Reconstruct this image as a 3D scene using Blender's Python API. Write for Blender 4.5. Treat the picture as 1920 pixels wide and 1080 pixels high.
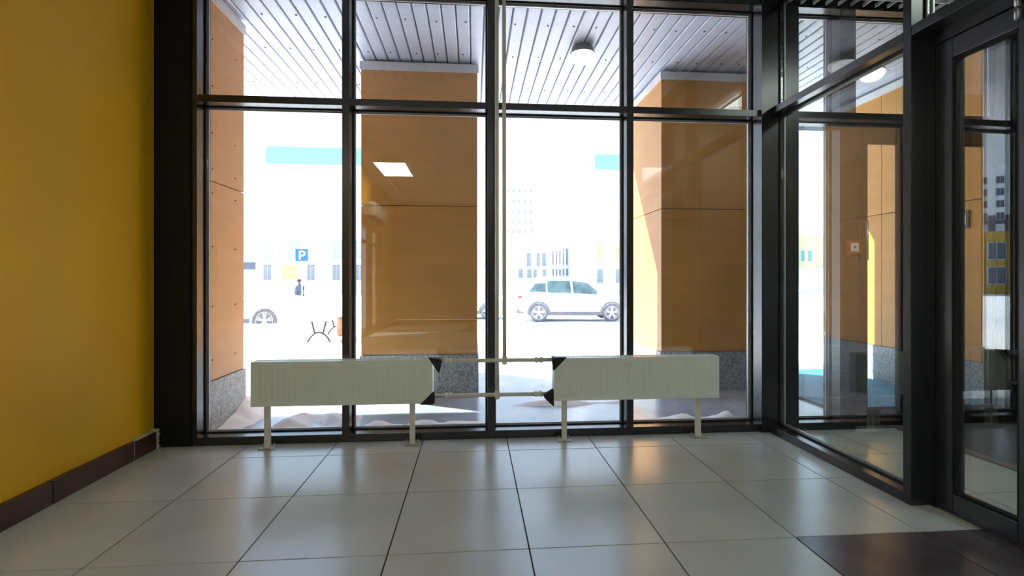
import bpy, bmesh, math, random
from mathutils import Vector, Matrix
random.seed(7)
S = bpy.context.scene
C = S.collection
for o in list(bpy.data.objects): bpy.data.objects.remove(o)

# ------------------------------------------------------------------ camera
FPX, YAW, HOR, H = 911.2, 0.07838, 522.4, 1.16
cam = bpy.data.cameras.new('camera'); co = bpy.data.objects.new('camera', cam); C.objects.link(co)
co.location = (0, 0, H); co.rotation_euler = (math.pi/2, 0, -YAW)
cam.sensor_width = 36; cam.lens = FPX/1920*36; cam.shift_y = (HOR-540)/1920
cam.clip_start = .05; cam.clip_end = 600
S.camera = co
# ------------------------------------------------------------------ sky, sun, exposure
W = bpy.data.worlds.new('sky'); S.world = W; W.use_nodes = True
nt = W.node_tree; nt.nodes.clear()
out = nt.nodes.new('ShaderNodeOutputWorld'); bg = nt.nodes.new('ShaderNodeBackground')
tc = nt.nodes.new('ShaderNodeTexCoord'); sx = nt.nodes.new('ShaderNodeSeparateXYZ'); cr = nt.nodes.new('ShaderNodeValToRGB')
nt.links.new(tc.outputs['Generated'], sx.inputs[0]); nt.links.new(sx.outputs['Z'], cr.inputs[0])
cr.color_ramp.elements[0].position = 0.0; cr.color_ramp.elements[0].color = (.84, .93, 1.0, 1)
cr.color_ramp.elements[1].position = 0.7; cr.color_ramp.elements[1].color = (.30, .54, 1.0, 1)
nt.links.new(cr.outputs[0], bg.inputs[0]); bg.inputs[1].default_value = 3.0
nt.links.new(bg.outputs[0], out.inputs[0])
sun = bpy.data.lights.new('sun', 'SUN'); so = bpy.data.objects.new('sun', sun); C.objects.link(so)
sun.energy = 23; sun.angle = math.radians(.6); sun.color = (1, .97, .92)
sd = Vector((-.88, .475, .78)); so.rotation_euler = sd.to_track_quat('Z', 'Y').to_euler(); so.location = sd*60
S.view_settings.view_transform = 'Standard'; S.view_settings.look = 'None'
S.view_settings.gamma = 1; S.view_settings.use_curve_mapping = False
S.view_settings.exposure = 0.0

# ------------------------------------------------------------------ materials
def mat(name, col, rough=.5, metal=0, var=0, vscale=4, col2=None, bump=0, bscale=40, spec=.5, stretch=None, emit=0, detail=4):
    m = bpy.data.materials.new(name); m.use_nodes = True
    n = m.node_tree.nodes; l = m.node_tree.links; b = n['Principled BSDF']
    b.inputs['Base Color'].default_value = (*col, 1); b.inputs['Roughness'].default_value = rough
    b.inputs['Metallic'].default_value = metal; b.inputs['Specular IOR Level'].default_value = spec
    t = n.new('ShaderNodeTexCoord'); mp = n.new('ShaderNodeMapping'); l.new(t.outputs['Object'], mp.inputs[0])
    if stretch: mp.inputs['Scale'].default_value = stretch
    if var or col2:
        nz = n.new('ShaderNodeTexNoise'); nz.inputs['Scale'].default_value = vscale; nz.inputs['Detail'].default_value = detail
        l.new(mp.outputs[0], nz.inputs['Vector'])
        r = n.new('ShaderNodeValToRGB'); l.new(nz.outputs[0], r.inputs[0])
        r.color_ramp.elements[0].position = .35; r.color_ramp.elements[1].position = .65
        if col2: a, c = col, col2
        else: a = tuple(max(0, v*(1-var)) for v in col); c = tuple(min(1, v*(1+var)) for v in col)
        r.color_ramp.elements[0].color = (*a, 1); r.color_ramp.elements[1].color = (*c, 1)
        l.new(r.outputs[0], b.inputs['Base Color'])
    if bump:
        n2 = n.new('ShaderNodeTexNoise'); n2.inputs['Scale'].default_value = bscale; n2.inputs['Detail'].default_value = 3
        l.new(mp.outputs[0], n2.inputs['Vector'])
        bp = n.new('ShaderNodeBump'); bp.inputs['Strength'].default_value = bump; bp.inputs['Distance'].default_value = .01
        l.new(n2.outputs[0], bp.inputs['Height']); l.new(bp.outputs[0], b.inputs['Normal'])
    if emit:
        b.inputs['Emission Color'].default_value = (*col, 1); b.inputs['Emission Strength'].default_value = emit
    return m

def glass(name, tint, r0):
    # clear architectural glazing: transmission plus Schlick reflection
    m = bpy.data.materials.new(name); m.use_nodes = True
    n = m.node_tree.nodes; l = m.node_tree.links; n.clear()
    o = n.new('ShaderNodeOutputMaterial'); mx = n.new('ShaderNodeMixShader'); tr = n.new('ShaderNodeBsdfTransparent'); gl = n.new('ShaderNodeBsdfGlossy')
    tr.inputs[0].default_value = (*tint, 1); gl.inputs['Roughness'].default_value = 0.0
    g = n.new('ShaderNodeNewGeometry'); d = n.new('ShaderNodeVectorMath'); d.operation = 'DOT_PRODUCT'
    l.new(g.outputs['Incoming'], d.inputs[0]); l.new(g.outputs['Normal'], d.inputs[1])
    def mth(op, a, b=None):
        k = n.new('ShaderNodeMath'); k.operation = op
        for i, v in enumerate((a, b)):
            if v is None: continue
            if isinstance(v, (int, float)): k.inputs[i].default_value = v
            else: l.new(v, k.inputs[i])
        return k.outputs[0]
    c = mth('ABSOLUTE', d.outputs['Value']); c = mth('SUBTRACT', 1.0, c); c = mth('POWER', c, 5.0)
    c = mth('MULTIPLY', c, 1-r0); c = mth('ADD', c, r0)
    l.new(c, mx.inputs[0]); l.new(tr.outputs[0], mx.inputs[1]); l.new(gl.outputs[0], mx.inputs[2]); l.new(mx.outputs[0], o.inputs[0])
    return m

M = {}
M['wall_yellow'] = mat('yellow_paint', (.80, .46, .0), .55, var=.05, vscale=1.3, bump=.05, bscale=180)
M['wall_grey'] = mat('grey_plaster', (.34, .30, .26), .7, var=.05, vscale=2)
M['tile'] = mat('cream_floor_tile', (.47, .50, .465), .25, col2=(.53, .56, .52), vscale=2.2, bump=.02, bscale=14, spec=.9)
M['tile_dark'] = mat('brown_floor_tile', (.065, .055, .060), .22, col2=(.115, .098, .104), vscale=3, bump=.03, bscale=12)
M['grout'] = mat('dark_grout', (.03, .032, .03), .9, var=.15, vscale=20)
M['skirt'] = mat('brown_skirting_tile', (.055, .025, .022), .35, var=.2, vscale=6)
M['mortar'] = mat('pale_mortar', (.55, .50, .42), .9, bump=.3, bscale=60, var=.1, vscale=30)
M['frame'] = mat('black_aluminium', (.009, .010, .012), .27, var=.12, vscale=30, spec=.8)
M['frame2'] = mat('anthracite_aluminium', (.012, .015, .018), .25, var=.1, vscale=30, spec=.8)
M['panel_black'] = mat('matt_black_panel', (.006, .006, .006), .6, var=.15, vscale=20, spec=.25)
M['rubber'] = mat('black_rubber', (.006, .006, .006), .7, var=.2, vscale=60)
M['spacer'] = mat('aluminium_spacer', (.62, .60, .60), .4, metal=.3, var=.05, vscale=50)
M['glass'] = glass('window_glass', (.97, .985, .975), .07)
M['glass_green'] = glass('door_glass', (.92, .965, .945), .10)
M['panel'] = mat('orange_fibre_cement', (.60, .285, .058), .45, var=.06, vscale=1.5, bump=.06, bscale=260, stretch=(1, 1, 6))
M['granite'] = mat('grey_granite', (.14, .165, .185), .45, col2=(.46, .50, .53), vscale=55, detail=8)
M['cornice'] = mat('white_cornice', (.72, .74, .78), .45, var=.04, vscale=8)
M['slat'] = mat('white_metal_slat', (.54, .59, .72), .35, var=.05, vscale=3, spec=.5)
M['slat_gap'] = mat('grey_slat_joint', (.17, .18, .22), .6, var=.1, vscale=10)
M['screw'] = mat('dark_screw', (.05, .05, .05), .5, metal=.5, var=.1, vscale=90)
M['paver'] = mat('frosty_paving', (.27, .31, .37), .22, col2=(.46, .52, .60), vscale=2.0, bump=.05, bscale=20)
M['snow'] = mat('snow', (.88, .90, .93), .8, var=.03, vscale=1.5, bump=.25, bscale=9)
M['rad'] = mat('white_enamel', (.76, .84, .76), .35, var=.02, vscale=5)
M['pipe'] = mat('cream_painted_pipe', (.72, .70, .60), .4, var=.04, vscale=12)
M['plate'] = mat('raw_steel_plate', (.42, .40, .32), .45, metal=.4, var=.15, vscale=40)
M['black_plastic'] = mat('black_plastic', (.010, .010, .011), .45, var=.2, vscale=50)
M['grid'] = mat('white_ceiling_grid', (.84, .85, .85), .5, var=.03, vscale=6)
M['void'] = mat('dark_ceiling_void', (.02, .02, .02), .9, var=.2, vscale=3)
M['led'] = mat('led_diffuser', (.96, 1, .96), .5, emit=22, var=.0)
M['led_dim'] = mat('led_diffuser_dim', (.96, 1, .96), .5, emit=10)
M['dome'] = mat('lamp_dome', (.95, .96, 1.0), .3, emit=2.2)
M['lampbase'] = mat('grey_lamp_base', (.14, .15, .17), .5, var=.1, vscale=20)
M['mat_dark'] = mat('dark_entrance_mat', (.018, .022, .026), .85, col2=(.05, .06, .07), vscale=60, bump=.5, bscale=150)
M['mat_brown'] = mat('brown_mat_border', (.13, .10, .09), .6, var=.1, vscale=20)
M['mat_blue'] = mat('blue_entrance_mat', (.02, .16, .30), .75, col2=(.07, .28, .42), vscale=9, stretch=(1, 3, 1), bump=.4, bscale=60)
M['carwhite'] = mat('white_car_paint', (.86, .87, .88), .2, var=.01, vscale=2)
M['carglass'] = mat('car_window', (.07, .11, .11), .08, col2=(.17, .26, .245), vscale=2.2, spec=.6)
M['cladding'] = mat('grey_cladding', (.17, .17, .18), .7, var=.15, vscale=12)
M['tyre'] = mat('tyre_rubber', (.11, .11, .115), .85, col2=(.22, .22, .23), vscale=14)
M['rim'] = mat('alloy_rim', (.72, .73, .74), .3, metal=.2, var=.05, vscale=20)
M['spoke_gap'] = mat('dark_rim_recess', (.09, .09, .10), .7, var=.2, vscale=20)
M['red'] = mat('red_lens', (.55, .06, .05), .3, var=.1, vscale=10)
M['lens'] = mat('clear_lamp_lens', (.75, .74, .62), .15, var=.05, vscale=10)
M['iron'] = mat('dark_cast_iron', (.02, .02, .022), .6, var=.2, vscale=30)
M['redwood'] = mat('red_stained_wood', (.45, .16, .09), .6, var=.2, vscale=10, stretch=(1, 8, 8))
M['sign_blue'] = mat('blue_sign', (.015, .12, .24), .4, var=.03, vscale=4)
M['sign_white'] = mat('white_sign', (.85, .86, .88), .4, var=.02, vscale=4)
M['post'] = mat('galvanised_post', (.60, .62, .64), .4, metal=.4, var=.05, vscale=20)
M['bwhite'] = mat('white_render', (.86, .86, .86), .8, var=.02, vscale=.5)
M['bgrey'] = mat('pale_grey_render', (.80, .81, .83), .8, var=.02, vscale=.5)
M['bteal'] = mat('teal_facade_band', (.22, .53, .47), .6, var=.04, vscale=.5)
M['byellow'] = mat('yellow_render', (.55, .33, .05), .7, var=.05, vscale=.4)
M['bpanel_yellow'] = mat('pale_yellow_panel', (.60, .54, .22), .7, var=.05, vscale=.4)
M['bdark'] = mat('brown_render', (.14, .13, .14), .8, var=.08, vscale=.5)
M['bwin'] = mat('building_glass', (.18, .18, .19), .2, col2=(.36, .36, .36), vscale=.7, spec=.6)
M['bwin_pale'] = mat('pale_building_glass', (.42, .42, .42), .2, var=.12, vscale=.6, spec=.6)
M['bwin_dark'] = mat('dark_building_glass', (.07, .075, .10), .12, col2=(.14, .15, .20), vscale=.6, spec=.6)
M['bwin_green'] = mat('green_building_glass', (.05, .26, .16), .15, var=.2, vscale=1, spec=.6)
M['wframe'] = mat('white_window_frame', (.62, .63, .65), .5, var=.03, vscale=5)
M['jacket'] = mat('blue_grey_clothing', (.05, .07, .11), .85, col2=(.10, .13, .18), vscale=9)
M['hair'] = mat('dark_hat', (.04, .035, .035), .8, var=.2, vscale=30)
M['skin'] = mat('skin', (.50, .32, .24), .5, var=.05, vscale=20)
M['call_red'] = mat('red_call_point', (.60, .07, .04), .4, var=.05, vscale=20)
M['steel'] = mat('brushed_steel', (.45, .47, .47), .3, metal=.8, var=.06, vscale=40, stretch=(8, 8, 1))
M['bush'] = mat('dry_shrub', (.10, .13, .06), .9, var=.3, vscale=10)

# ------------------------------------------------------------------ helpers
def tag(o, label=None, cat=None, group=None, kind=None):
    if label: o['label'] = label
    if cat: o['category'] = cat
    if group: o['group'] = group
    if kind: o['kind'] = kind
    return o
def empty(name, loc=(0, 0, 0), rz=0):
    o = bpy.data.objects.new(name, None); C.objects.link(o); o.location = loc; o.rotation_euler = (0, 0, rz)
    o.empty_display_size = .1; return o
def mesh_obj(name, bm, m, parent=None, loc=(0, 0, 0), smooth=False):
    me = bpy.data.meshes.new(name); bmesh.ops.recalc_face_normals(bm, faces=bm.faces[:]); bm.to_mesh(me); bm.free()
    for mm in (m if isinstance(m, (list, tuple)) else [m]): me.materials.append(M[mm])
    if smooth:
        for p in me.polygons: p.use_smooth = True
    o = bpy.data.objects.new(name, me); C.objects.link(o); o.location = loc
    if parent: o.parent = parent
    return o
def bm_box(bm, x0, x1, y0, y1, z0, z1):
    v = [bm.verts.new((x, y, z)) for x in (x0, x1) for y in (y0, y1) for z in (z0, z1)]
    for f in ((0, 1, 3, 2), (4, 6, 7, 5), (0, 4, 5, 1), (2, 3, 7, 6), (0, 2, 6, 4), (1, 5, 7, 3)):
        bm.faces.new([v[i] for i in f])
def box(name, x0, x1, y0, y1, z0, z1, m, parent=None, bev=0):
    """box in the parent's frame, its origin at the middle of its base"""
    cx, cy = (x0+x1)/2, (y0+y1)/2
    bm = bmesh.new(); bm_box(bm, x0-cx, x1-cx, y0-cy, y1-cy, 0, z1-z0)
    if bev: bmesh.ops.bevel(bm, geom=bm.edges[:], offset=bev, segments=2, affect='EDGES', profile=.5)
    return mesh_obj(name, bm, m, parent, (cx, cy, z0))
def wbox(name, x0, x1, y0, y1, z0, z1, m, parent, bev=0):
    """world box under an unrotated parent"""
    L = parent.location if parent else Vector((0, 0, 0))
    return box(name, x0-L.x, x1-L.x, y0-L.y, y1-L.y, z0-L.z, z1-L.z, m, parent, bev)
def bm_tube(bm, pts, r, n=12, cap=True):
    pts = [Vector(p) for p in pts]; rings = []
    for i, p in enumerate(pts):
        a = pts[max(i-1, 0)]; b = pts[min(i+1, len(pts)-1)]; d = (b-a).normalized()
        u = d.orthogonal().normalized() if i == 0 else (pu - d*pu.dot(d)).normalized()
        pu = u; w = d.cross(u)
        rr = r[i] if isinstance(r, (list, tuple)) else r
        rings.append([bm.verts.new(p + (u*math.cos(2*math.pi*k/n) + w*math.sin(2*math.pi*k/n))*rr) for k in range(n)])
    for A, B in zip(rings, rings[1:]):
        for k in range(n): bm.faces.new([A[k], A[(k+1) % n], B[(k+1) % n], B[k]])
    if cap: bm.faces.new(rings[0][::-1]); bm.faces.new(rings[-1])
def tube(name, pts, r, m, parent=None, n=12):
    bm = bmesh.new(); bm_tube(bm, pts, r, n); return mesh_obj(name, bm, m, parent, smooth=True)
def bm_lathe(bm, prof, n=24, axis='Z'):
    rings = []
    for r, h in prof:
        ring = []
        for k in range(n):
            a = 2*math.pi*k/n; x, y = max(r, 1e-4)*math.cos(a), max(r, 1e-4)*math.sin(a)
            ring.append(bm.verts.new((x, y, h) if axis == 'Z' else (x, h, y)))
        rings.append(ring)
    for A, B in zip(rings, rings[1:]):
        for k in range(n): bm.faces.new([A[k], A[(k+1) % n], B[(k+1) % n], B[k]])
    bm.faces.new(rings[0][::-1]); bm.faces.new(rings[-1])
def lathe(name, prof, m, parent=None, loc=(0, 0, 0), n=24, axis='Z'):
    bm = bmesh.new(); bm_lathe(bm, prof, n, axis); return mesh_obj(name, bm, m, parent, loc, smooth=True)
def prism(name, poly, y0, y1, m, parent=None, axis='Y'):
    bm = bmesh.new()
    f = {'Y': lambda a, b, t: (a, t, b), 'X': lambda a, b, t: (t, a, b), 'Z': lambda a, b, t: (a, b, t)}[axis]
    A = [bm.verts.new(f(a, b, y0)) for a, b in poly]; B = [bm.verts.new(f(a, b, y1)) for a, b in poly]
    bm.faces.new(A); bm.faces.new(B[::-1])
    for k in range(len(poly)): bm.faces.new([A[k], A[(k+1) % len(poly)], B[(k+1) % len(poly)], B[k]])
    return mesh_obj(name, bm, m, parent)
def copy_tree(o, parent=None):
    c = o.copy(); C.objects.link(c); c.parent = parent
    for ch in list(o.children): copy_tree(ch, c)
    return c
def noise(x, y):
    from mathutils import noise as N
    return N.noise(Vector((x, y, 3.3)))

# ================================================================== SETTING
YS, YG, YB = 3.531, 3.65, 3.71          # facade inner face, glass plane
XL, XP = -2.19, 2.224         # yellow wall, glazed partition face
ZT0, ZT1, ZH = 2.39, 2.44, 3.235
T, X0, Y0 = .6, .2376, 2.0745 # tile grid
# ---- floor with tiles
floor = box('floor', -2.6, 4.6, -6.6, YG+.06, -.2, -.006, 'grout'); tag(floor, kind='structure')
fz = floor.location
def tile(x0, x1, y0, y1, m):
    g = .0034
    if x1-x0 < .02 or y1-y0 < .02: return
    o = wbox('tile', x0+g, x1-g, y0+g, y1-g, -.02, random.uniform(-.0006, .0004), m, floor)
    return o
for j in range(-5, 4):
    xa, xb = max(X0+j*T, XL), min(X0+(j+1)*T, XP+.06)
    for i in range(-9, 3):
        ya, yb = Y0+i*T, min(Y0+(i+1)*T, YS)
        if xb > xa: tile(xa, xb, ya, yb, 'tile_dark' if (i < 0 and i > -3 and j >= 2) else 'tile')
for i in range(-9, 3):
    ya, yb = Y0+i*T, min(Y0+(i+1)*T, YS)
    tile(XP+.06, 2.36, ya, yb, 'tile_dark' if (i < 0 and i > -3) else 'tile')
for j in range(6):           # vestibule floor, laid on its own grid
    xa, xb = 2.36+max(0, j*T-.25), min(2.36+(j+1)*T-.25, 4.26)
    for i in range(-1, 4):
        ya, yb = max(1.0, 1.27+i*T-.05), min(1.27+(i+1)*T-.05, YS)
        if xb > xa+.03 and yb > ya: tile(xa, xb, ya, yb, 'tile')
# ---- yellow wall, with a glazed opening far behind the camera
wl = empty('wall_left', (XL, 3.5, 0)); tag(wl, kind='structure')
wbox('wall_panel', XL-.2, XL, -2.4, YS+.0, 0, 3.6, 'wall_yellow', wl)
wbox('wall_panel', XL-.2, XL, -6.6, -4.6, 0, 3.6, 'wall_yellow', wl)
wbox('wall_panel', XL-.2, XL, -4.6, -2.4, 2.3, 3.6, 'wall_yellow', wl)
bl = empty('baseboard_left', (XL, 3.5, 0)); tag(bl, kind='structure')
edges = [3.492, 3.274, 2.674, 2.074, 1.474, .874, .274, -.326, -.926, -1.526, -2.126]
for a, b in zip(edges, edges[1:]):
    wbox('skirting_tile', XL+.001, XL+.036, b+.004, a-.004, 0, .118, 'skirt', bl, bev=.002)
wbox('mortar_joint', XL+.001, XL+.033, 3.268, 3.279, 0, .116, 'mortar', bl)
bm = bmesh.new()
for k in range(14):
    z = k*.0095
    bm_box(bm, XL+.0-XL, .044+random.uniform(-.006, .006), 3.492-3.5, 3.506-3.5+random.uniform(-.003, .004), z, z+.0095)
mesh_obj('mortar_edge', bm, 'mortar', bl)
bm = bmesh.new(); bm_box(bm, 0, .03, 3.30-3.5, 3.5-3.5, .118, .124); mesh_obj('mortar_edge', bm, 'mortar', bl)
wb = box('wall_back', -2.6, 4.6, -6.8, -6.6, 0, 3.6, 'wall_grey'); tag(wb, kind='structure')
wr = box('wall_right', XP, XP+.2, -6.6, .55, 0, 3.6, 'wall_grey'); tag(wr, kind='structure')
wv = box('wall_vestibule_right', 4.26, 4.4, .9, YB+.0, 0, 3.6, 'frame2'); tag(wv, kind='structure')
wv2 = box('wall_vestibule_near', XP+.2, 4.4, .55, .9, 0, 3.6, 'wall_grey'); tag(wv2, kind='structure')
# back side window in the yellow wall (its light shows as a reflection in the glazing)
w4 = empty('window_4', (XL, -3.5, 0)); tag(w4, kind='structure')
for (a, b) in ((-4.6, -4.52), (-3.54, -3.46), (-2.48, -2.4)):
    wbox('post', XL-.14, XL-.02, a, b, 0, 2.3, 'frame', w4)
for (a, b) in ((0, .1), (1.9, 1.95), (2.22, 2.3)):
    wbox('rail', XL-.14, XL-.02, -4.52, -3.54, a, b, 'frame', w4); wbox('rail', XL-.14, XL-.02, -3.46, -2.48, a, b, 'frame', w4)
for (a, b) in ((-4.52, -3.54), (-3.46, -2.48)):
    wbox('pane', XL-.09, XL-.07, a, b, .1, 1.9, 'glass', w4); wbox('pane', XL-.09, XL-.07, a, b, 1.95, 2.22, 'glass', w4)

# ---- ceilings: open cell grid under a dark void
def grid_ceiling(name, x0, x1, y0, y1, z, pitch):
    c = box(name, x0, x1, y0, y1, z+.3, z+.4, 'void'); tag(c, kind='structure')
    bm = bmesh.new(); L = c.location
    x = x0
    while x <= x1: bm_box(bm, x-.005-L.x, x+.005-L.x, y0-L.y, y1-L.y, z-L.z, z+.025-L.z); x += pitch
    y = y0
    while y <= y1: bm_box(bm, x0-L.x, x1-L.x, y-.005-L.y, y+.005-L.y, z-L.z, z+.025-L.z); y += pitch
    g = mesh_obj('cell_grid', bm, 'grid', c); g['kind'] = 'stuff'
    return c
grid_ceiling('ceiling', XL+.01, XP+.1, -6.55, YS-.02, 3.30, .1)
grid_ceiling('ceiling_vestibule', 2.38, 4.25, .92, YS-.02, 3.247, .1)

# ---- glazed facade (window_1)
def ring(name, axis, a0, a1, z0, z1, t, d0, d1, m, parent):
    """rectangular ring in the plane axis ('Y': along X, 'X': along Y)"""
    L = parent.location; bm = bmesh.new()
    for (p, q, r, s) in ((a0, a1, z0, z0+t), (a0, a1, z1-t, z1), (a0, a0+t, z0+t, z1-t), (a1-t, a1, z0+t, z1-t)):
        if axis == 'Y': bm_box(bm, p-L.x, q-L.x, d0-L.y, d1-L.y, r-L.z, s-L.z)
        else: bm_box(bm, d0-L.x, d1-L.x, p-L.y, q-L.y, r-L.z, s-L.z)
    return mesh_obj(name, bm, m, parent)
def paneY(parent, x0, x1, z0, z1, g='glass', y=YG):
    wbox('pane', x0+.004, x1-.004, y-.012, y+.012, z0+.004, z1-.004, g, parent)
    ring('gasket', 'Y', x0, x1, z0, z1, .009, y-.022, y-.0125, 'rubber', parent)
    ring('spacer', 'Y', x0, x1, z0, z1, .014, y-.0125+.0255, y+.022, 'spacer', parent)
def paneX(parent, y0, y1, z0, z1, x, g='glass_green'):
    wbox('pane', x-.012, x+.012, y0+.004, y1-.004, z0+.004, z1-.004, g, parent)
    ring('gasket', 'X', y0, y1, z0, z1, .009, x-.022, x-.0125, 'rubber', parent)
    ring('spacer', 'X', y0, y1, z0, z1, .014, x+.0130, x+.022, 'spacer', parent)
w1 = empty('window_1', (0, YS, 0)); tag(w1, kind='structure')
YB = 3.71
wbox('cover_panel', XL+.0, -1.95, YS-.012, YB, 0, 3.6, 'panel_black', w1)
wbox('post', -1.95, -1.915, YS, YB, 0, 3.6, 'frame', w1)
MX = [(-.933, -.881), (.099, .153), (1.132, 1.184)]
for a, b in MX: wbox('mullion', a, b, YS, YB, 0, 3.6, 'frame', w1, bev=.002)
wbox('corner_post', 2.162, 2.456, YS-.03, YB, 0, 3.6, 'frame', w1)
bays = [(-1.915, -.933), (-.881, .099), (.153, 1.132), (1.184, 2.162)]
for a, b in bays:
    wbox('sill', a, b, YS, YB, 0, .056, 'frame', w1, bev=.002)
    wbox('transom', a, b, YS, YB, ZT0, ZT1, 'frame', w1, bev=.002)
    wbox('head', a, b, YS, YB, ZH, 3.6, 'frame', w1)
    paneY(w1, a, b, .056, ZT0); paneY(w1, a, b, ZT1, ZH)

# ---- glazed partition to the vestibule (window_2)
w2 = empty('window_2', (XP, 3.0, 0)); tag(w2, kind='structure')
PD = XP+.13; GX = XP+.095
wbox('post', XP, PD-.02, 2.313, 2.360, 0, 3.6, 'frame2', w2, bev=.002)
y0p, y1p = 2.360, YS-.03
wbox('sill', XP, PD, y0p, y1p, 0, .056, 'frame2', w2, bev=.002)
wbox('transom', XP, PD, y0p, y1p, ZT0, ZT1, 'frame2', w2, bev=.002)
wbox('head', XP, PD, y0p, y1p, ZH, 3.6, 'frame2', w2)
paneX(w2, y0p, y1p, .056, ZT0, GX); paneX(w2, y0p, y1p, ZT1, ZH, GX)
# over the inner door
wbox('transom', XP, PD, .55, 2.313, 2.40, 2.45, 'frame2', w2, bev=.002)
wbox('head', XP, PD, .55, 2.313, ZH, 3.6, 'frame2', w2)
wbox('mullion', XP, PD, 1.70, 1.75, 2.45, ZH, 'frame2', w2)
paneX(w2, 1.75, 2.313, 2.45, ZH, GX); paneX(w2, .55, 1.70, 2.45, ZH, GX)

# ---- doors: a narrow leaf beside a wide one, in a rebated frame
def leaf(parent, L, stile, zb, zt, bottom, top, depth, g, m='frame2'):
    """leaf along local -Y from the hinge (0,0), inner face at x=0, towards +X; parts hang from parent"""
    box('stile', 0, depth, -stile, 0, zb, zt, m, parent, bev=.003); box('stile', 0, depth, -L, -L+stile, zb, zt, m, parent, bev=.003)
    box('bottom_rail', 0, depth, -L+stile, -stile, zb, bottom, m, parent, bev=.003); box('top_rail', 0, depth, -L+stile, -stile, top, zt, m, parent, bev=.003)
    gx = depth*.55
    box('pane', gx-.012, gx+.012, -L+stile, -stile, bottom, top, g, parent)
    for (a, b, c, d) in ((-L+stile, -stile, bottom, bottom+.012), (-L+stile, -stile, top-.012, top), (-stile-.012, -stile, bottom, top), (-L+stile, -L+stile+.012, bottom, top)):
        box('gasket', gx-.03, gx-.0125, a, b, c, d, 'rubber', parent)
d1 = empty('door_1', (2.33, 2.2, 0)); tag(d1, kind='structure')
wbox('door_frame', 2.33, 2.41, 2.287, 2.313, 0, 2.40, 'frame2', d1)
wbox('door_frame', 2.33, 2.41, .55, 2.287, 2.343, 2.40, 'frame2', d1)
lf = empty('narrow_leaf', (0, .085, 0), math.radians(1.1)); lf.parent = d1
leaf(lf, .455, .085, .012, 2.338, .108, 2.242, .07, 'glass_green')
lf2 = empty('wide_leaf', (0, -.38, 0)); lf2.parent = d1
leaf(lf2, 1.0, .098, .012, 2.338, .108, 2.242, .07, 'glass_green')
# hinge at the top of the wide leaf
hg = lathe('hinge', [(.011, 0), (.011, .05), (.008, .052), (.008, .056), (.011, .058), (.011, .11)], 'steel', d1, (-.012, 1.903-2.2, 2.27), 12)
# ---- vestibule front (window_3) and outer door (door_2)
w3 = empty('window_3', (2.8, YS, 0)); tag(w3, kind='structure')
wbox('sill', 2.456, 2.809, YS, YB, 0, .056, 'frame', w3)
wbox('mullion', 2.809, 2.94, YS, YB, 0, 3.6, 'frame', w3)
wbox('transom', 2.456, 2.809, YS, YB, ZT0-.04, ZT1, 'frame', w3)
wbox('head', 2.456, 2.809, YS, YB, ZH, 3.6, 'frame', w3)
wbox('transom', 2.94, 4.26, YS, YB, ZT0-.04, ZT1, 'frame', w3)
wbox('head', 2.94, 4.26, YS, YB, ZH, 3.6, 'frame', w3)
wbox('post', 4.215, 4.26, YS, YB, 0, 3.6, 'frame', w3)
paneY(w3, 2.456, 2.809, .056, ZT0-.04); paneY(w3, 2.456, 2.809, ZT1, ZH); paneY(w3, 2.94, 4.215, ZT1, ZH)
d2 = empty('door_2', (2.94, YS, 0)); tag(d2, kind='structure')
def leaf_out(name, x, L):
    e = empty(name, (x-2.94, 0.0, 0), math.radians(90)); e.parent = d2   # local -Y -> +X, local +X -> +Y
    leaf(e, L, .088, .02, 2.345, .15, 2.215, .07, 'glass', 'frame'); return e
leaf_out('narrow_leaf', 2.943, .468); e2 = leaf_out('wide_leaf', 3.415, .796)
tube('pull_handle', [(3.0-2.94, -.035, 1.30), (3.0-2.94, -.035, 1.60)], .011, 'steel', d2)
# ---- soffit outside: long metal boards
sf = box('soffit', -7, 9, YB+.02, 6.25, 3.37, 3.6, 'slat_gap'); tag(sf, kind='structure')
bmS = bmesh.new()
w = .110
prof = [(-w/2, .03), (-w/2+.004, .004), (-w/2+.010, 0), (w/2-.010, 0), (w/2-.004, .004), (w/2, .03)]
A = [bmS.verts.new((x, 0, z)) for x, z in prof]; B = [bmS.verts.new((x, 6.25-YB-.02, z)) for x, z in prof]
for k in range(len(prof)): bmS.faces.new([A[k], A[(k+1) % len(prof)], B[(k+1) % len(prof)], B[k]])
bmS.faces.new(A[::-1]); bmS.faces.new(B)
s0 = mesh_obj('slat', bmS, 'slat')
x = -3.60; first = True
L = sf.location
while x < 7.0:
    o = s0 if first else s0.copy()
    if not first: C.objects.link(o)
    first = False; o.parent = sf; o.location = (x-L.x, YB+.02-L.y, 3.342-L.z); x += .117
sc0 = lathe('screw', [(.007, .0), (.009, .002), (.009, .006)], 'screw', sf, (0, 0, 0), 8)
k = 0
for y in (4.15, 4.76, 5.58):
    x = -3.6+.117*2
    while x < 5:
        o = sc0 if k == 0 else sc0.copy()
        if k: C.objects.link(o)
        o.parent = sf; o.location = (x+random.uniform(-.03, .03)-L.x, y+random.uniform(-.01, .01)-L.y, 3.3365-L.z); k += 1; x += .234
fa = box('trim_1', -7, 9, 6.25, 6.30, 3.30, 4.2, 'cornice'); tag(fa, kind='structure')
# own building above and beside, so that it shades as it does
wu = box('wall_above', -7, 9, YB-.05, YB+.05, 3.6, 9, 'panel'); tag(wu, kind='structure')
ro = box('roof_above', -7, 9, YB+.05, 6.28, 3.62, 9, 'panel'); tag(ro, kind='structure')
wx = box('wall_outside_left', -7, XL-.0, YS, YB, 0, 3.6, 'panel'); tag(wx, kind='structure')
wx2 = box('wall_outside_right', 4.4, 9, YS, YB, 0, 3.6, 'panel'); tag(wx2, kind='structure')
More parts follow.
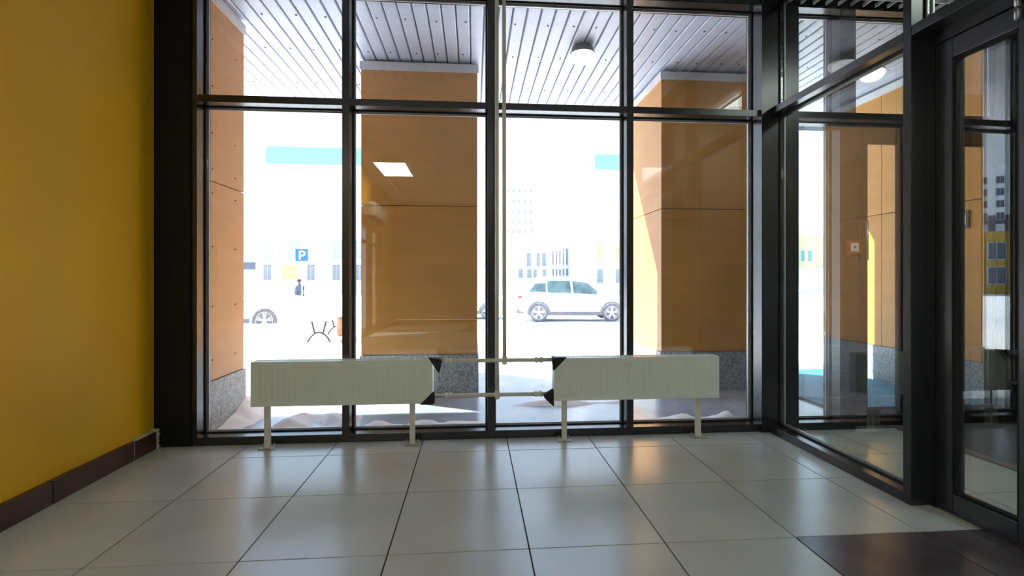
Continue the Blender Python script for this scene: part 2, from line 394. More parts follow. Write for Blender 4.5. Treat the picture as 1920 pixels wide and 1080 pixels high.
# ---- pavement and snowy ground
pv = box('pavement', -7, 9, YB-.03, 6.4, -.2, -.012, 'paver'); tag(pv, kind='structure')
def gh(x, y):
    z = -.02
    if y > 9.8: z -= min(1, (y-9.8)/7.5)*.40
    if y > 18: z -= min(1, (y-18)/3)*.1
    f = 1/(1+math.exp((x+2.6)*3))
    z += f*.27*math.exp(-((y-11.3)/.5)**2)*(1+.25*noise(x*.8, y))
    z += .03*noise(x*.7, y*.7)*(1 if y > 6.9 else 0)
    return z
def axis_vals(lo, a, b, hi, step, coarse):
    v = []; t = lo
    while t < a: v.append(t); t += coarse
    t = a
    while t < b: v.append(t); t += step
    t = b
    while t <= hi: v.append(t); t += coarse
    return v
xs = axis_vals(-160, -11, 9, 190, .25, 9); ys_ = axis_vals(6.38, 6.38, 24, 210, .25, 9)
bm = bmesh.new(); G = [[bm.verts.new((x, y, gh(x, y))) for x in xs] for y in ys_]
for r in range(len(ys_)-1):
    for c in range(len(xs)-1): bm.faces.new([G[r][c], G[r][c+1], G[r+1][c+1], G[r+1][c]])
sg = mesh_obj('snow_ground', bm, 'snow', smooth=True); tag(sg, kind='structure')
sg2 = box('snow_ground_left', -40, -7, -20, 6.38, -.3, -.05, 'snow'); tag(sg2, kind='structure')
# snow blown against the glazing and the pillar
def drift(name, x0, x1, y0, y1, hfun, label, n=28, step=None):
    bm = bmesh.new(); nx = max(6, int((x1-x0)/.03)); ny = max(5, int((y1-y0)/.03))
    V = [[bm.verts.new((x0+(x1-x0)*i/nx, y0+(y1-y0)*j/ny, -.03+max(0, hfun(i/nx, j/ny, x0+(x1-x0)*i/nx, y0+(y1-y0)*j/ny)))) for i in range(nx+1)] for j in range(ny+1)]
    for j in range(ny):
        for i in range(nx): bm.faces.new([V[j][i], V[j][i+1], V[j+1][i+1], V[j+1][i]])
    o = mesh_obj(name, bm, 'snow', smooth=True); tag(o, label, 'snow', kind='stuff'); return o
drift('snow_drift', -1.95, -1.60, 3.72, 4.62, lambda u, v, x, y: (.23*v**1.2*max(0, 1-u*1.5)**1.3*(1 if v < .75 else (1-v)*4) + .06*noise(x*11, y*11)*(1-u)*v+.03*noise(x*27, y*27)*(1-u)*v+.03*(1-u*1.6)), 'white snow heap blown against the left orange pillar')
def mound(h, n, f): return lambda u, v, x, y: max(0, h*math.sin(math.pi*v**.7)*(1+n*noise(x*f, y*f)*1.6+n*.6*noise(x*f*2.3, y*f*2.3))*min(1, u*8, (1-u)*8))+.012*min(1, v*9, (1-v)*9)
drift('snow_drift', -1.59, -.93, 3.715, 4.34, mound(.060, .9, 6), 'white snow drift along the sill of the leftmost pane')
drift('snow_drift', -.90, .12, 3.715, 4.02, mound(.052, .8, 5), 'thin white snow line along the sill before the second pane')
drift('snow_drift', 1.2, 2.2, 3.715, 3.98, mound(.048, .8, 5), 'thin white snow line along the sill before the fourth pane')
drift('snow_drift', .35, 1.5, 4.25, 4.75, lambda u, v, x, y: .033+.05*noise(x*3+7, y*7)-.10*abs(v-.5)-.06*abs(u-.5), 'ragged thin snow patch on the paving before the third pane')
drift('snow_drift', -1.58, -1.0, 4.36, 4.85, lambda u, v, x, y: .030+.06*noise(x*4+2, y*5)-.08*abs(v-.5)-.08*abs(u-.5), 'ragged thin snow patch on the paving before the leftmost pane')

# ================================================================== PILLARS
def pillar(label, x0, x1, y0, y1, joints_x=(), joints_y=(), cap=True):
    """orange clad pillar: granite plinth, rows of panels with open joints, white cornice"""
    p = empty('pillar', ((x0+x1)/2, (y0+y1)/2, 0)); tag(p, label, 'pillar', 'orange clad pillars under the canopy')
    wbox('core', x0+.03, x1-.03, y0+.03, y1-.03, -.1, 3.33, 'slat_gap', p)
    t = .026; g = .004
    def cuts(a, b, js): return [a]+list(js)+[b]
    for (z0, z1, m, nm, off) in ((-.02, .395, 'granite', 'plinth_slab', -.012), (.40, 1.884, 'panel', 'panel', 0), (1.892, 3.25, 'panel', 'panel', 0)):
        cx = cuts(x0, x1, joints_x if m == 'panel' else ()); cy = cuts(y0, y1, joints_y if m == 'panel' else ())
        o = off
        for a, b in zip(cx, cx[1:]):
            for (ya, yb) in ((y0+o, y0+o+t), (y1-o-t, y1-o)):
                wbox(nm, a+g*(a != x0)+(o if a == x0 else 0), b-g*(b != x1)-(o if b == x1 else 0), ya, yb, z0, z1, m, p)
        for a, b in zip(cy, cy[1:]):
            for (xa, xb) in ((x0+o, x0+o+t), (x1-o-t, x1-o)):
                wbox(nm, xa, xb, a+g*(a != y0)+(t+.001+o if a == y0 else 0), b-g*(b != y1)-(t+.001+o if b == y1 else 0), z0, z1, m, p)
    wbox('cornice', x0-.012, x1+.012, y0-.012, y1+.012, 3.232, 3.315, 'cornice', p)
    return p
pillar('orange pillar seen through the leftmost pane, flat against the facade edge', -3.1, -1.95, 3.74, 4.297)
pillar('broad orange pillar filling the second pane, centre of the view', -1.114, .035, 4.92, 6.07)
pillar('orange pillar with a sunlit left side, seen through the fourth pane', 1.945, 3.09, 4.92, 6.07)
pr = pillar('bright orange pillar seen through the vestibule glass at the right', 4.6, 5.7, 3.80, 5.85, joints_y=(4.066, 5.155))
# rivets on the left pillar
r0_ = None
pl = [o for o in C.objects if o.name == 'pillar'][0]
for z in (.55, .95, 1.40, 1.80, 1.98, 2.25, 2.60, 2.95):
    for y in (3.80, 4.15):
        if r0_ is None: r0_ = lathe('rivet', [(.006, 0), (.006, .003), (.003, .005)], 'screw', pl, (0, 0, 0), 8); o = r0_
        else: o = r0_.copy(); C.objects.link(o)
        o.parent = pl; o.rotation_euler = (0, math.pi/2, 0); o.location = (-1.95-pl.location.x, y-pl.location.y, z)

# ================================================================== RADIATORS AND PIPES
def corner_guard(parent, sx, top, x, z, h, d, s=.085, tilt=0, dx=0, dzz=0):
    """three cornered black cap on a radiator corner: triangles on front, end and top or bottom"""
    e = empty('corner_guard', (x+dx, 0, z+dzz)); e.parent = parent
    e.rotation_euler = (0, tilt, 0)
    dz = -1 if top else 1; ix = -sx   # inward directions
    bm = bmesh.new(); t = .004
    o = -.004
    def tri(a, b, c, n):
        n = Vector(n)*t; P = [Vector(a), Vector(b), Vector(c)]
        A = [bm.verts.new(q) for q in P]; B = [bm.verts.new(q+n) for q in P]
        bm.faces.new(A); bm.faces.new(B[::-1])
        for k in range(3): bm.faces.new([A[k], A[(k+1) % 3], B[(k+1) % 3], B[k]])
    X = sx*.003; Z = -dz*.003
    tri((X, -.003, Z), (X+ix*s, -.003, Z), (X, -.003, Z+dz*s), (0, -1, 0))
    tri((X, -.003, Z), (X, -.003+s, Z), (X, -.003, Z+dz*s), (sx, 0, 0))
    tri((X, -.003, Z), (X+ix*s, -.003, Z), (X, -.003+s, Z), (0, 0, -dz))
    mesh_obj('guard_shell', bm, 'black_plastic', e)
    # ribbed rim
    bm = bmesh.new()
    for k in range(9):
        f = k/9
        bm_box(bm, X+sx*.004, X+sx*.010, f*s, f*s+.004, Z+(dz*.002), Z+dz*max(.004, (s*(1-f))))
    mesh_obj('guard_ribs', bm, 'black_plastic', e)
def radiator(label, x0, x1, yf, guards, feet):
    r = empty('radiator', ((x0+x1)/2, yf, 0)); tag(r, label, 'radiator', 'white panel radiators on floor stands')
    Lx = (x1-x0)/2; d = .105; zb, zt = .30, .60
    # front panel with pressed vertical flutes
    bm = bmesh.new(); xs = [(-Lx, 0), (-Lx+.035, 0)]; n = 30; p = (2*Lx-.07)/n
    for k in range(n):
        a = -Lx+.035+k*p
        xs += [(a+p*.12, 0), (a+p*.24, .0026), (a+p*.76, .0026), (a+p*.88, 0)]
    xs += [(Lx-.035, 0), (Lx, 0)]
    zr = [(zb, 0), (zb+.028, 0), (zb+.042, 1), (zt-.042, 1), (zt-.028, 0), (zt-.004, 0), (zt, 0)]
    V = [[bm.verts.new((x, dd*f, z)) for x, dd in xs] for z, f in zr]
    for A, B in zip(V, V[1:]):
        for k in range(len(xs)-1): bm.faces.new([A[k], A[k+1], B[k+1], B[k]])
    fp = mesh_obj('front_panel', bm, 'rad', r)
    sm = fp.modifiers.new('thick', 'SOLIDIFY'); sm.thickness = .012; sm.offset = -1 if True else 1
    box('back_panel', -Lx, Lx, d-.014, d, zb, zt, 'rad', r)
    for s in (-1, 1):
        box('side_panel', min(s*Lx, s*(Lx-.003)), max(s*Lx, s*(Lx-.003)), .0125, d-.0145, zb+.012, zt, 'rad', r)
    box('convector', -Lx+.02, Lx-.02, .04, .07, zb+.03, zt-.04, 'rad', r)
    # top grille: two rails and cross bars
    bm = bmesh.new()
    bm_box(bm, -Lx+.003, Lx-.003, .0128, .020, zt-.006, zt); bm_box(bm, -Lx+.003, Lx-.003, d-.022, d-.0148, zt-.006, zt)
    m_ = 84
    for k in range(m_):
        a = -Lx+.008+(2*Lx-.016)*k/(m_-1)
        bm_box(bm, a-.0045, a+.0045, .020, d-.022, zt-.005, zt-.001)
    mesh_obj('top_grille', bm, 'rad', r)
    for fx in feet:
        lx = fx-(x0+x1)/2
        lg = box('leg', lx-.018, lx+.018, .046, .076, .008, zb+.04, 'pipe', r, bev=.002)
        box('base_plate', -.05, .05, -.035, .045, -.008, 0, 'plate', lg, bev=.002)
        for bx in (-.036, .036): lathe('bolt', [(.008, 0), (.008, .012), (.004, .013), (.004, .022)], 'plate', lg, (bx, .022, 0), 8)
    for g in guards: corner_guard(r, *g)
    return r
Lx = .603
radiator('white panel radiator on the left, before the first two panes', -1.49, -.284, 3.38,
         [(1, True, Lx, .60, 0, 0, .085, .2, .052, -.004), (1, False, Lx, .30, 0, 0, .085, 0)], (-1.405, -.428))
Lx = .60
radiator('white panel radiator on the right, before the last two panes', .566, 1.766, 3.38,
         [(-1, True, -Lx, .60, 0, 0, .085, 0), (-1, False, -Lx, .30, 0, 0, .085, math.radians(43), -.062, .022)], (.645, 1.635))
def pipe_run(label, rx, z, xa, xb, y):
    p = empty('heating_pipe', (rx, y, z)); tag(p, label, 'pipe', 'cream heating pipes')
    tube('riser', [(0, 0, 0), (-.004, 0, 3.56-z)], .0140, 'pipe', p)
    tube('branch', [(xa-rx, 0, 0), (xb-rx, 0, 0)], .0140, 'pipe', p)
    for s, e in ((1, xa), (-1, xb)):
        q = empty('union', (e-rx+s*.10, 0, 0)); q.parent = p
        q.rotation_euler = (0, math.pi/2, 0)
        lathe('union_body', [(.015, -.03), (.020, -.026), (.020, -.008), (.016, -.006), (.016, .006), (.021, .008), (.021, .024), (.015, .028)], 'pipe', q, n=10)
    lathe('tee', [(.0155, -.03), (.0175, -.02), (.0175, .02), (.0155, .03)], 'pipe', p, n=12)
    return p
YPp = 3.435
pipe_run('cream heating pipe whose riser drops to the upper cross pipe', .215, .585, -.278, .560, YPp-.018)
pipe_run('cream heating pipe whose riser drops to the lower cross pipe', .166, .335, -.278, .560, YPp+.018)

# ================================================================== LAMPS
def soffit_lamp(label, x, y):
    e = empty('soffit_lamp', (x, y, 3.342)); tag(e, label, 'lamp', 'round lamps on the soffit')
    lathe('base', [(.0, 0), (.085, 0), (.098, -.012), (.105, -.05), (.10, -.062), (.0, -.062)][::-1], 'lampbase', e, n=28)
    lathe('dome', [(.0, -.062), (.108, -.062), (.116, -.075), (.110, -.105), (.085, -.14), (.05, -.158), (.0, -.166)][::-1], 'dome', e, n=28)
    lathe('rim', [(.104, -.060), (.117, -.060), (.119, -.068), (.117, -.076), (.104, -.076)][::-1], 'lampbase', e, n=28)
soffit_lamp('round white lamp on the soffit, seen through the third pane', 1.018, 4.507)
soffit_lamp('round white lamp on the soffit, seen through the vestibule glass', 4.05, 4.66)
def led(label, x, y, z=3.29, m='led'):
    e = empty('ceiling_light', (x, y, z)); tag(e, label, 'ceiling light', 'square light panels in the grid ceiling')
    for yy in (-.6, 0):
        box('diffuser', -.285, .285, yy+.015, yy+.585, -.004, .004, m, e)
    for (a, b, c, d) in ((-.3, .3, -.6, -.586), (-.3, .3, .586, .6), (-.3, -.286, -.586, .586), (.286, .3, -.586, .586), (-.286, .286, -.007, .007)):
        box('frame', a, b, c, d, -.006, .01, 'grid', e)
led('bright light panel overhead, reflected in the glass before the broad pillar', -1.55, -2.35)
led('light panel overhead behind the camera on the vestibule side', 1.2, -2.35)
led('light panel in the grid ceiling of the vestibule', 3.25, 1.75, 3.19, 'led_dim')
# air curtain over the glazed opening
ac = empty('air_curtain', (XL, -3.2, 2.42)); tag(ac, 'pale box air curtain above the far glazed opening of the yellow wall', 'air curtain')
box('housing', .01, .24, -.75, .75, 0, .26, 'rad', ac, bev=.02)
box('outlet', .05, .2, -.7, .7, -.012, 0, 'black_plastic', ac)

# ================================================================== VESTIBULE THINGS
mt = empty('entrance_mat', (3.7, 3.0, 0)); tag(mt, 'dark ribbed entrance mat with a brown border inside the vestibule', 'mat')
wbox('mat_pile', 3.33, 4.24, 1.4, 3.51, .0008, .012, 'mat_dark', mt)
for (a, b, c, d) in ((3.25, 3.33, 1.32, 3.52), (3.33, 4.24, 1.32, 1.4)):
    wbox('border', a, b, c, d, .0008, .010, 'mat_brown', mt)
bmat = empty('outdoor_mat', (3.9, 4.8, 0)); tag(bmat, 'wet blue mat on the paving outside the entrance door', 'mat')
wbox('mat_pile', 3.2, 4.56, 3.78, 5.89, -.011, .004, 'mat_blue', bmat)
wbox('edge', 3.17, 3.2, 3.78, 5.89, -.011, .003, 'mat_dark', bmat)
cp = empty('fire_call_point', (2.90, YS, 1.35)); tag(cp, 'small red framed fire call point on the dark vestibule mullion', 'call point')
box('housing', -.05, .05, -.035, 0, 0, .1, 'call_red', cp, bev=.004)
box('glass_plate', -.032, .032, -.038, -.035, .018, .082, 'sign_white', cp); box('button', -.008, .008, -.041, -.038, .042, .058, 'black_plastic', cp)
ip = empty('wall_plate', (4.6, 4.225, 1.63)); tag(ip, 'dark square plate on the bright orange pillar beyond the vestibule', 'plate')
box('plate', -.012, 0, -.05, .05, 0, .17, 'lampbase', ip); box('inset', -.016, -.012, -.032, .032, .03, .14, 'steel', ip)

# ================================================================== CARS
def interp(st, x, k):
    for a, b in zip(st, st[1:]):
        if a[0] <= x <= b[0]:
            t = (x-a[0])/(b[0]-a[0]); return a[k]+(b[k]-a[k])*t
    return st[-1][k]
wheel_cache = {}
def wheel(parent, x, y, r, side):
    e = empty('wheel', (x, y, r)); e.parent = parent; e.rotation_euler = (0, 0, 0 if side < 0 else math.pi)
    def get(key, fn):
        if (key, r) in wheel_cache:
            o = bpy.data.objects.new(key, wheel_cache[(key, r)]); C.objects.link(o); o.parent = e
        else: o = fn(); wheel_cache[(key, r)] = o.data
        return o
    get('tyre', lambda: lathe('tyre', [(r*.70, -.10), (r*.93, -.105), (r, -.075), (r, .075), (r*.93, .1), (r*.7, .1)], 'tyre', e, n=32, axis='Y'))
    get('rim', lambda: lathe('rim', [(r*.62, -.092), (r*.70, -.104), (r*.72, -.09), (r*.72, .08), (r*.6, .08)], 'rim', e, n=32, axis='Y'))
    get('rim_recess', lambda: lathe('rim_recess', [(r*.02, -.080), (r*.64, -.080), (r*.64, -.06), (r*.02, -.06)], 'spoke_gap', e, n=24, axis='Y'))
    def spokes():
        bm = bmesh.new()
        for k in range(5):
            for da in (-.17, .17):
                a = 2*math.pi*k/5+.3; b_ = a+da
                p = Vector((math.cos(a)*r*.1, 0, math.sin(a)*r*.1)); q = Vector((math.cos(b_)*r*.67, 0, math.sin(b_)*r*.67))
                bm_tube(bm, [p+Vector((0, -.092, 0)), q+Vector((0, -.096, 0))], [r*.07, r*.05], 6)
        return mesh_obj('spokes', bm, 'rim', e)
    get('spokes', spokes)
    get('hub_cap', lambda: lathe('hub_cap', [(r*.15, -.104), (r*.17, -.09), (r*.17, -.07)], 'rim', e, n=14, axis='Y'))
def car(label, st, wx, r, wins, loc, rz, clad=True, rails=False):
    """st rows: x, bottom, belt, roof, half width at belt, half width at roof; x runs to the front"""
    e = empty('car', loc, rz); tag(e, label, 'car', 'white cars parked in the snow')
    def sec(x):
        zb, be, ro, w, wr = (interp(st, x, k) for k in range(1, 6))
        return [(w*.90, zb), (w*.985, zb+.10), (w, zb+(be-zb)*.55), (w*.985, be-.03), (w*.97, be), (wr, be+(ro-be)*.88), (wr*.82, ro-.01*(ro-be)), (wr*.4, ro+.01)]
    xs = []
    for a, b in zip(st, st[1:]):
        xs += [a[0]+(b[0]-a[0])*k/3 for k in range(3)]
    xs.append(st[-1][0])
    bm = bmesh.new(); R = []
    for x in xs:
        s = sec(x); ringv = [(y, z) for y, z in s]+[(-y, z) for y, z in reversed(s)]
        R.append([bm.verts.new((x, y, z)) for y, z in ringv])
    n = len(R[0])
    for A, B in zip(R, R[1:]):
        for k in range(n): bm.faces.new([A[k], A[(k+1) % n], B[(k+1) % n], B[k]])
    bm.faces.new(R[0]); bm.faces.new(R[-1][::-1])
    mesh_obj('body', bm, 'carwhite', e, smooth=True)
    def surf(x, t, s, off=.008):
        q = sec(x); a, b = q[4], q[5]
        return Vector((x, s*(a[0]+(b[0]-a[0])*t+off), a[1]+(b[1]-a[1])*t+off*.3))
    for s in (-1, 1):
        for (xa, xb, ta, tb, xa2, xb2) in wins:
            bm = bmesh.new(); N = 6
            lo = [surf(xa+(xb-xa)*k/N, ta, s) for k in range(N+1)]; hi = [surf(xa2+(xb2-xa2)*k/N, tb, s) for k in range(N+1)]
            a = [bm.verts.new(p) for p in lo]; b = [bm.verts.new(p) for p in hi]
            for k in range(N): bm.faces.new([a[k], a[k+1], b[k+1], b[k]])
            o = mesh_obj('side_window', bm, 'carglass', e); o.modifiers.new('t', 'SOLIDIFY').thickness = .006
        for wxx in wx:
            wheel(e, wxx, s*(interp(st, wxx, 4)-.08), r, s)
            bm = bmesh.new(); yy = s*(interp(st, wxx, 4)+.004); prev = None
            for k in range(15):
                a = math.radians(-14+208*k/14); c_, s_ = math.cos(a), math.sin(a)
                q = [bm.verts.new((wxx+c_*rr, y2, r+s_*rr)) for rr in (r*1.02, r*1.24) for y2 in (yy-s*.09, yy+s*.008)]
                if prev:
                    for (i, j) in ((0, 1), (1, 3), (3, 2), (2, 0)): bm.faces.new([prev[i], prev[j], q[j], q[i]])
                prev = q
            mesh_obj('wheel_arch', bm, 'cladding' if clad else 'carwhite', e)
        ym = interp(st, (wx[0]+wx[1])/2, 4)
        box('sill_trim', wx[0]+r*1.15, wx[1]-r*1.15, min(s*(ym-.06), s*(ym+.006)), max(s*(ym-.06), s*(ym+.006)), .25, .37, 'cladding', e, bev=.01)
        xm = wins[-1][1]-.08; m_ = surf(xm, .1, s)
        mr = box('mirror', xm-.06, xm+.06, min(m_.y, m_.y+s*.16), max(m_.y, m_.y+s*.16), m_.z, m_.z+.12, 'carwhite', e, bev=.03)
        for (a, b, *_) in wins[:2]:
            h_ = box('door_handle', a+.12, a+.30, min(s*(ym-.01), s*(ym+.012)), max(s*(ym-.01), s*(ym+.012)), interp(st, a, 2)-.13, interp(st, a, 2)-.10, 'post', e, bev=.004)
        xt = st[1][0]; wt = interp(st, xt, 4)
        box('tail_light', xt-.05, xt+.22, min(s*(wt-.06), s*(wt+.004)), max(s*(wt-.06), s*(wt+.004)), interp(st, xt, 2)-.16, interp(st, xt, 2)-.06, 'red', e, bev=.01)
        xh = st[-2][0]; wh = interp(st, xh, 4)
        box('headlight', xh-.28, xh+.02, min(s*(wh-.1), s*(wh+.012)), max(s*(wh-.1), s*(wh+.012)), interp(st, xh, 2)-.16, interp(st, xh, 2)-.03, 'lens', e, bev=.01)
        if rails:
            tube('roof_rail', [(.75, s*.63, 1.62), (.85, s*.64, 1.665), (2.3, s*.64, 1.675), (2.45, s*.63, 1.62)], .016, 'post', e, 8)
    box('underbody', wx[0]-.2, wx[1]-.1, -.6, .6, .22, .40, 'spoke_gap', e)
    box('rear_bumper', st[0][0]-.03, st[0][0]+.25, -.78, .78, .30, .46, 'cladding', e, bev=.03)
    return e
suv = [(0, .50, .92, .96, .80, .70), (.08, .40, 1.02, 1.16, .87, .73), (.32, .34, 1.07, 1.45, .91, .69), (.65, .32, 1.06, 1.59, .92, .67), (1.2, .30, 1.03, 1.655, .92, .66), (1.9, .30, 1.01, 1.66, .92, .66), (2.5, .30, .99, 1.58, .92, .66), (2.95, .30, .98, 1.36, .92, .67), (3.3, .30, .97, 1.10, .92, .74), (3.9, .30, .92, 1.01, .90, .76), (4.3, .34, .80, .86, .85, .70), (4.46, .42, .64, .68, .74, .60)]
car('white sport utility car with grey wheel arches, seen through the third pane', suv, (.78, 3.45), .34,
    [(.42, 1.05, .10, .74, .66, 1.05), (1.10, 1.98, .08, .88, 1.10, 1.94), (2.06, 3.05, .08, .88, 2.02, 2.62)],
    (1.66, 18.60, -.43), -.078, rails=True)
hatch = [(0, .45, .85, .90, .72, .62), (.08, .36, .93, 1.10, .80, .64), (.3, .30, .96, 1.38, .84, .60), (.9, .27, .94, 1.48, .85, .58), (1.6, .26, .92, 1.50, .85, .58), (2.2, .26, .90, 1.42, .85, .58), (2.7, .26, .89, 1.15, .85, .60), (3.0, .27, .88, .97, .85, .66), (3.5, .22, .84, .90, .83, .68), (3.85, .18, .74, .78, .78, .62), (4.0, .22, .58, .61, .66, .52)]
hw = [(.42, .95, .12, .72, .62, .95), (1.0, 1.75, .08, .86, 1.0, 1.72), (1.82, 2.72, .08, .86, 1.78, 2.3)]
car('white small car with one wheel showing beside the left orange pillar', hatch, (.68, 3.18), .315, hw, (-8.40, 13.78, -.225), -.06, clad=False)
car('white small car mostly hidden behind the broad pillar, left of the pipes', hatch, (.68, 3.18), .315, hw, (-2.55, 20.6, -.50), -.06)

# ================================================================== STREET THINGS
# bench
b = empty('bench', (-2.86, 9.25, -.02)); tag(b, 'bench with arched dark iron legs standing in the snow', 'bench')
for y in (-.0, 1.25):
    tube('leg', [(-.205+.41*k/12, y, .0+.185*math.sin(math.pi*k/12)**.75) for k in range(13)], .017, 'iron', b, 8)
    tube('bracket', [(-.13, y, .385), (-.075, y, .17)], .017, 'iron', b, 8); tube('bracket', [(.13, y, .385), (.075, y, .17)], .017, 'iron', b, 8)
    tube('seat_bar', [(-.16, y, .385), (.16, y, .385)], .012, 'iron', b, 8)
for k in range(4): box('seat_plank', -.165+k*.085, -.09+k*.085, -.12, 1.37, .394, .42, 'sign_white', b, bev=.004)
bn = empty('litter_bin', (-2.40, 9.35, -.02)); tag(bn, 'red slatted litter bin beside the bench, against the first mullion', 'bin')
for k in range(14):
    a = 2*math.pi*k/14
    o = box('slat', -.032, .032, -.008, .008, .06, .37, 'redwood', bn); o.location = (math.cos(a)*.15, math.sin(a)*.15, .13); o.rotation_euler = (0, 0, a+math.pi/2)
lathe('liner', [(.135, .11), (.135, .42)], 'iron', bn, n=16)
lathe('rim', [(.14, .44), (.165, .44), (.165, .455), (.14, .455)], 'iron', bn, n=20)
lathe('foot', [(.09, 0), (.09, .015), (.02, .03), (.02, .12)], 'iron', bn, n=14)
# parking sign
sgn = empty('parking_sign', (-7.06, 20.62, -.52)); sgn.rotation_euler = (0, 0, -.0)
tag(sgn, 'square blue parking sign with a white P on a thin post', 'sign')
tube('post', [(0, .03, 0), (0, .03, 2.95)], .025, 'post', sgn, 10)
box('sign_plate', -.25, .25, -.012, .012, 2.40, 2.90, 'sign_blue', sgn, bev=.004)
bm = bmesh.new()
outer = [(-.11, 2.47), (-.04, 2.47), (-.04, 2.60), (.03, 2.60)]
cyc = [(.03+.125*math.sin(t), 2.715-.115*math.cos(t)) for t in [math.pi*k/10 for k in range(11)]]
inn = [(.03+.055*math.sin(t), 2.715-.05*math.cos(t)) for t in [math.pi*k/10 for k in range(11)]]
def face(poly):
    f = [bm.verts.new((x, -.0135, z)) for x, z in poly]; bm.faces.new(f)
face([(-.11, 2.47), (-.04, 2.47), (-.04, 2.83), (-.11, 2.83)])
for k in range(10): face([cyc[k], cyc[k+1], inn[k+1], inn[k]])
face([(-.04, 2.60), (.03, 2.60), (.03, 2.665), (-.04, 2.665)]); face([(-.04, 2.765), (.03, 2.765), (.03, 2.83), (-.04, 2.83)])
lt = mesh_obj('letter', bm, 'sign_white', sgn); lt.modifiers.new('t', 'SOLIDIFY').thickness = .002
# small billboard by the left pillar
bb = empty('billboard', (-13.95, 31.2, -.5)); tag(bb, 'small grey and blue billboard beside the left orange pillar', 'billboard')
box('board', -.55, .55, -.04, .04, 2.2, 3.1, 'bgrey', bb); box('picture', -.52, .52, -.06, -.04, 2.22, 2.68, 'bwin_dark', bb); box('leg', -.05, .05, -.03, .03, 0, 2.2, 'post', bb)

# person standing by the small car: one skinned body
def person(label, loc, rz):
    e = empty('person', loc, rz); tag(e, label, 'person')
    J = {'pel': (0, 0, .86, .14), 'sp': (0, .0, 1.08, .155), 'ch': (0, -.01, 1.26, .165), 'nk': (0, -.01, 1.38, .06), 'hd': (0, -.03, 1.44, .07), 'hd2': (0, -.035, 1.53, .085), 'hd3': (0, -.03, 1.58, .06)}
    E_ = [('pel', 'sp'), ('sp', 'ch'), ('ch', 'nk'), ('nk', 'hd'), ('hd', 'hd2'), ('hd2', 'hd3')]
    for s, n in ((-1, 'l'), (1, 'r')):
        st_ = .10*s
        J.update({'hip'+n: (s*.09, 0, .80, .095), 'kn'+n: (s*.10, -.03+st_*.4, .44, .062), 'an'+n: (s*.10, .02+st_, .09, .042), 'to'+n: (s*.11, -.12+st_, .035, .036),
                  'sh'+n: (s*.17, -.01, 1.30, .075), 'el'+n: (s*.22, .02, 1.04, .055), 'wr'+n: (s*.20, -.10, .84, .038), 'pa'+n: (s*.195, -.13, .78, .034)})
        E_ += [('pel', 'hip'+n), ('hip'+n, 'kn'+n), ('kn'+n, 'an'+n), ('an'+n, 'to'+n), ('ch', 'sh'+n), ('sh'+n, 'el'+n), ('el'+n, 'wr'+n), ('wr'+n, 'pa'+n)]
        for f in range(4):
            J['f%d%s' % (f, n)] = (s*.195+(f-1.5)*.0, -.115-.018*f, .72+.006*abs(f-1.5), .009); J['g%d%s' % (f, n)] = (s*.185, -.115-.019*f, .685+.008*abs(f-1.5), .008)
            E_ += [('pa'+n, 'f%d%s' % (f, n)), ('f%d%s' % (f, n), 'g%d%s' % (f, n))]
        J['t'+n] = (s*.165, -.165, .755, .010); E_ += [('wr'+n, 't'+n)]
    names = list(J); me = bpy.data.meshes.new('body')
    me.from_pydata([J[k][:3] for k in names], [(names.index(a), names.index(b_)) for a, b_ in E_], [])
    o = bpy.data.objects.new('body', me); C.objects.link(o); o.parent = e; me.materials.append(M['jacket'])
    sk = o.modifiers.new('skin', 'SKIN')
    for i, k in enumerate(names):
        me.skin_vertices[0].data[i].radius = (J[k][3], J[k][3]*(.8 if k in ('pel', 'sp', 'ch') else 1))
        me.skin_vertices[0].data[i].use_root = (k == 'pel')
    o.modifiers.new('sub', 'SUBSURF').levels = 1; o.modifiers['sub'].render_levels = 1
    lathe('hat', [(.0, 1.66), (.05, 1.655), (.09, 1.62), (.102, 1.56), (.098, 1.545), (.0, 1.545)][::-1], 'hair', e, n=16)
    f = lathe('face', [(.0, -.03), (.05, -.025), (.072, .0), (.05, .02), (0, .022)], 'skin', e, (0, -.095, 1.50), 14, 'Y'); f.scale = (1, 1, 1.25)
    return e
person('person in a blue-grey jacket and dark hat standing beyond the small car', (-7.5, 21.6, -.52), 1.25)

# ================================================================== BUILDINGS
def building(label, x0, x1, y0, y1, z1, m, wins, bands=(), parts=(), rz=0, z0=-.7, wdepth=.06, group='pale buildings beyond the car park'):
    """wins: (xa, xb, za, zb, material) on the facade that faces the camera (-Y)"""
    e = empty('building', ((x0+x1)/2, y0, 0), rz); tag(e, label, 'building', group); cx = (x0+x1)/2
    box('walls', x0-cx, x1-cx, 0, y1-y0, z0, z1, m, e)
    box('parapet', x0-cx-.15, x1-cx+.15, -.15, y1-y0+.15, z1, z1+.35, m, e)
    for (xa, xb, za, zb, mm) in bands: box('facade_band', xa-cx, xb-cx, -.12, .0, za, zb, mm, e)
    for (xa, xb, za, zb, mm) in wins:
        f = box('window', xa-cx-.08, xb-cx+.08, -wdepth, 0, za-.08, zb+.08, 'wframe', e)
        w_, h_ = xb-xa, zb-za
        npn = 2 if w_ > .9 else 1
        for q in range(npn):
            box('pane', -w_/2+w_*q/npn+.03, -w_/2+w_*(q+1)/npn-.03, -wdepth/2-.02, -wdepth/2, .08, .08+h_, mm, f)
    return e
def at(u, v, Z):
    a = (u-960)/FPX; b_ = -(v-HOR)/FPX; c, s = math.cos(YAW), math.sin(YAW)
    return (a*c+s)*Z, (-a*s+c)*Z, H+b_*Z
def span(u0, u1, v0, v1, Z):
    return at(u0, v0, Z)[0], at(u1, v0, Z)[0], at((u0+u1)/2, v1, Z)[2], at((u0+u1)/2, v0, Z)[2]
Zb = 61
wn = []
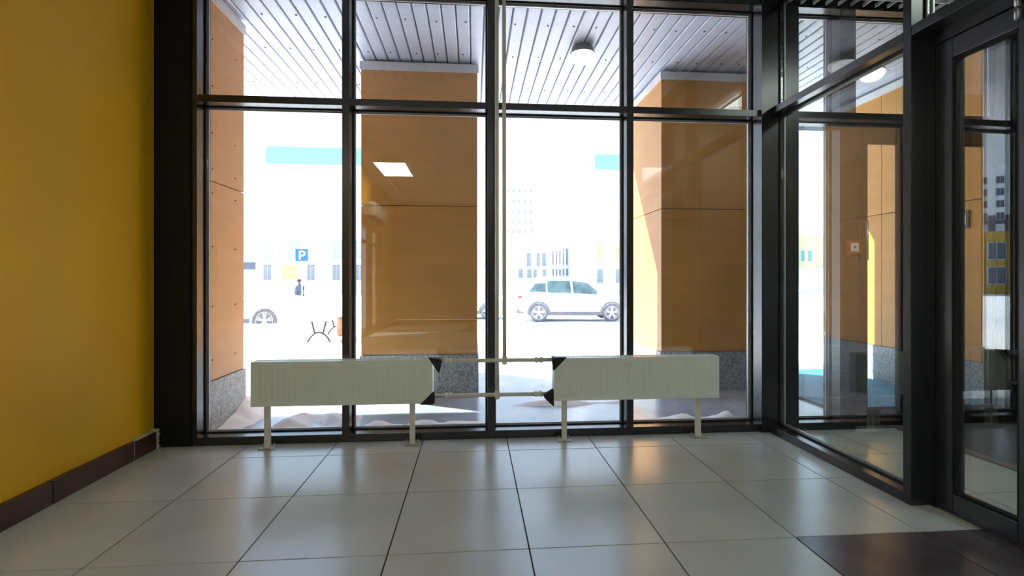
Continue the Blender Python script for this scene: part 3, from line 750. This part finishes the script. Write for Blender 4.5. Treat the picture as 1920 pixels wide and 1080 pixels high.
for u in (502, 545, 626, 669):
    wn.append((*span(u, u+20, 452, 485, Zb), 'bwin_pale'))
for u in (502, 580, 626, 669):
    wn.append((*span(u, u+14, 497, 525, Zb), 'bwin'))
wn.append((*span(547, 562, 505, 523, Zb), 'bwin_dark'))
pan = [(*span(536, 563, 497, 524, Zb), 'bpanel_yellow')]
building('long white building with a turquoise band along its top, left side', -34, -4, 62, 76, 18.2, 'bwhite', wn, [(-25.5, -4, 15.3, 17.4, 'bteal')]+pan)
Zb = 60
wn = [(*span(1101, 1112, a, a+20, Zb), 'bwin_pale') for a in (295, 326, 358, 390)]
wn += [(*span(1119, 1131, 505, 530, Zb), 'bwin'), (*span(1155, 1170, 505, 530, Zb), 'bwin'), (*span(1195, 1207, 505, 530, Zb), 'bwin')]
building('white block with a turquoise band, right of the white sport utility car', 13.6, 36, 59, 69, 17.4, 'bwhite', wn,
         [(14.9, 36, 14.6, 16.5, 'bteal')]+[(*span(a, a+12, 456, 486, Zb), 'bpanel_yellow') for a in (1119, 1155, 1195)])
Zb = 70
wn = [(*span(a, b_, 475, 499, Zb), 'bwin') for a, b_ in ((987, 996), (1006, 1013), (1016, 1025))]
wn += [(*span(a, b_, 505, 521, Zb), 'bwin') for a, b_ in ((972, 981), (988, 997), (1000, 1007), (1017, 1025))]
for k in range(9):
    a = 1036+k*6.6
    wn += [(*span(a, a+2.6, 471-k*1.2, 496, Zb), 'bwin_dark'), (*span(a, a+3.0, 504, 520+k*.4, Zb), 'bwin_dark')]
building('low pale school building with rows of narrow windows behind the sport utility car', -1, 17, 69.6, 84, 7.2, 'bwhite', wn)
Zb = 150
wn = [(*span(950+k*11, 954+k*11, v, v+6, Zb), 'bwin') for k in range(5) for v in range(355, 450, 19)]
building('distant pale tower block above the low school building', 6, 22, 149.5, 165, 33, 'bgrey', wn)
Zb = 60
building('yellow and green low building glimpsed through the vestibule glass', 36.5, 44, 57, 68, 6.2, 'bpanel_yellow',
         [(*span(a, a+9, 470, 490, Zb), 'bwin_green') for a in (1486, 1500, 1514)], [(36.5, 44, -.5, 2.4, 'bwhite')])
# buildings to the left of the view, which the inner door glass mirrors
e = building('yellow low building mirrored in the inner door glass', -66, -46, 45, 56, 6.0, 'byellow',
         [(-64.5+k*2.6, -63.1+k*2.6, z, z+1.8, 'bwin_dark') for k in range(7) for z in (.6, 3.3)], rz=.75, group='buildings mirrored in the door glass')
e = building('tower block, white above and brown below, mirrored in the inner door glass', -140, -106, 98, 112, 27, 'bwhite',
         [(-139+k*2.9, -137.6+k*2.9, 1.0+z*2.8, 2.6+z*2.8, 'bwin_dark' if z > 4 else 'wframe') for k in range(11) for z in range(9)],
         [(-140, -106, -.5, 16, 'bdark')], rz=.75, wdepth=.3, group='buildings mirrored in the door glass')
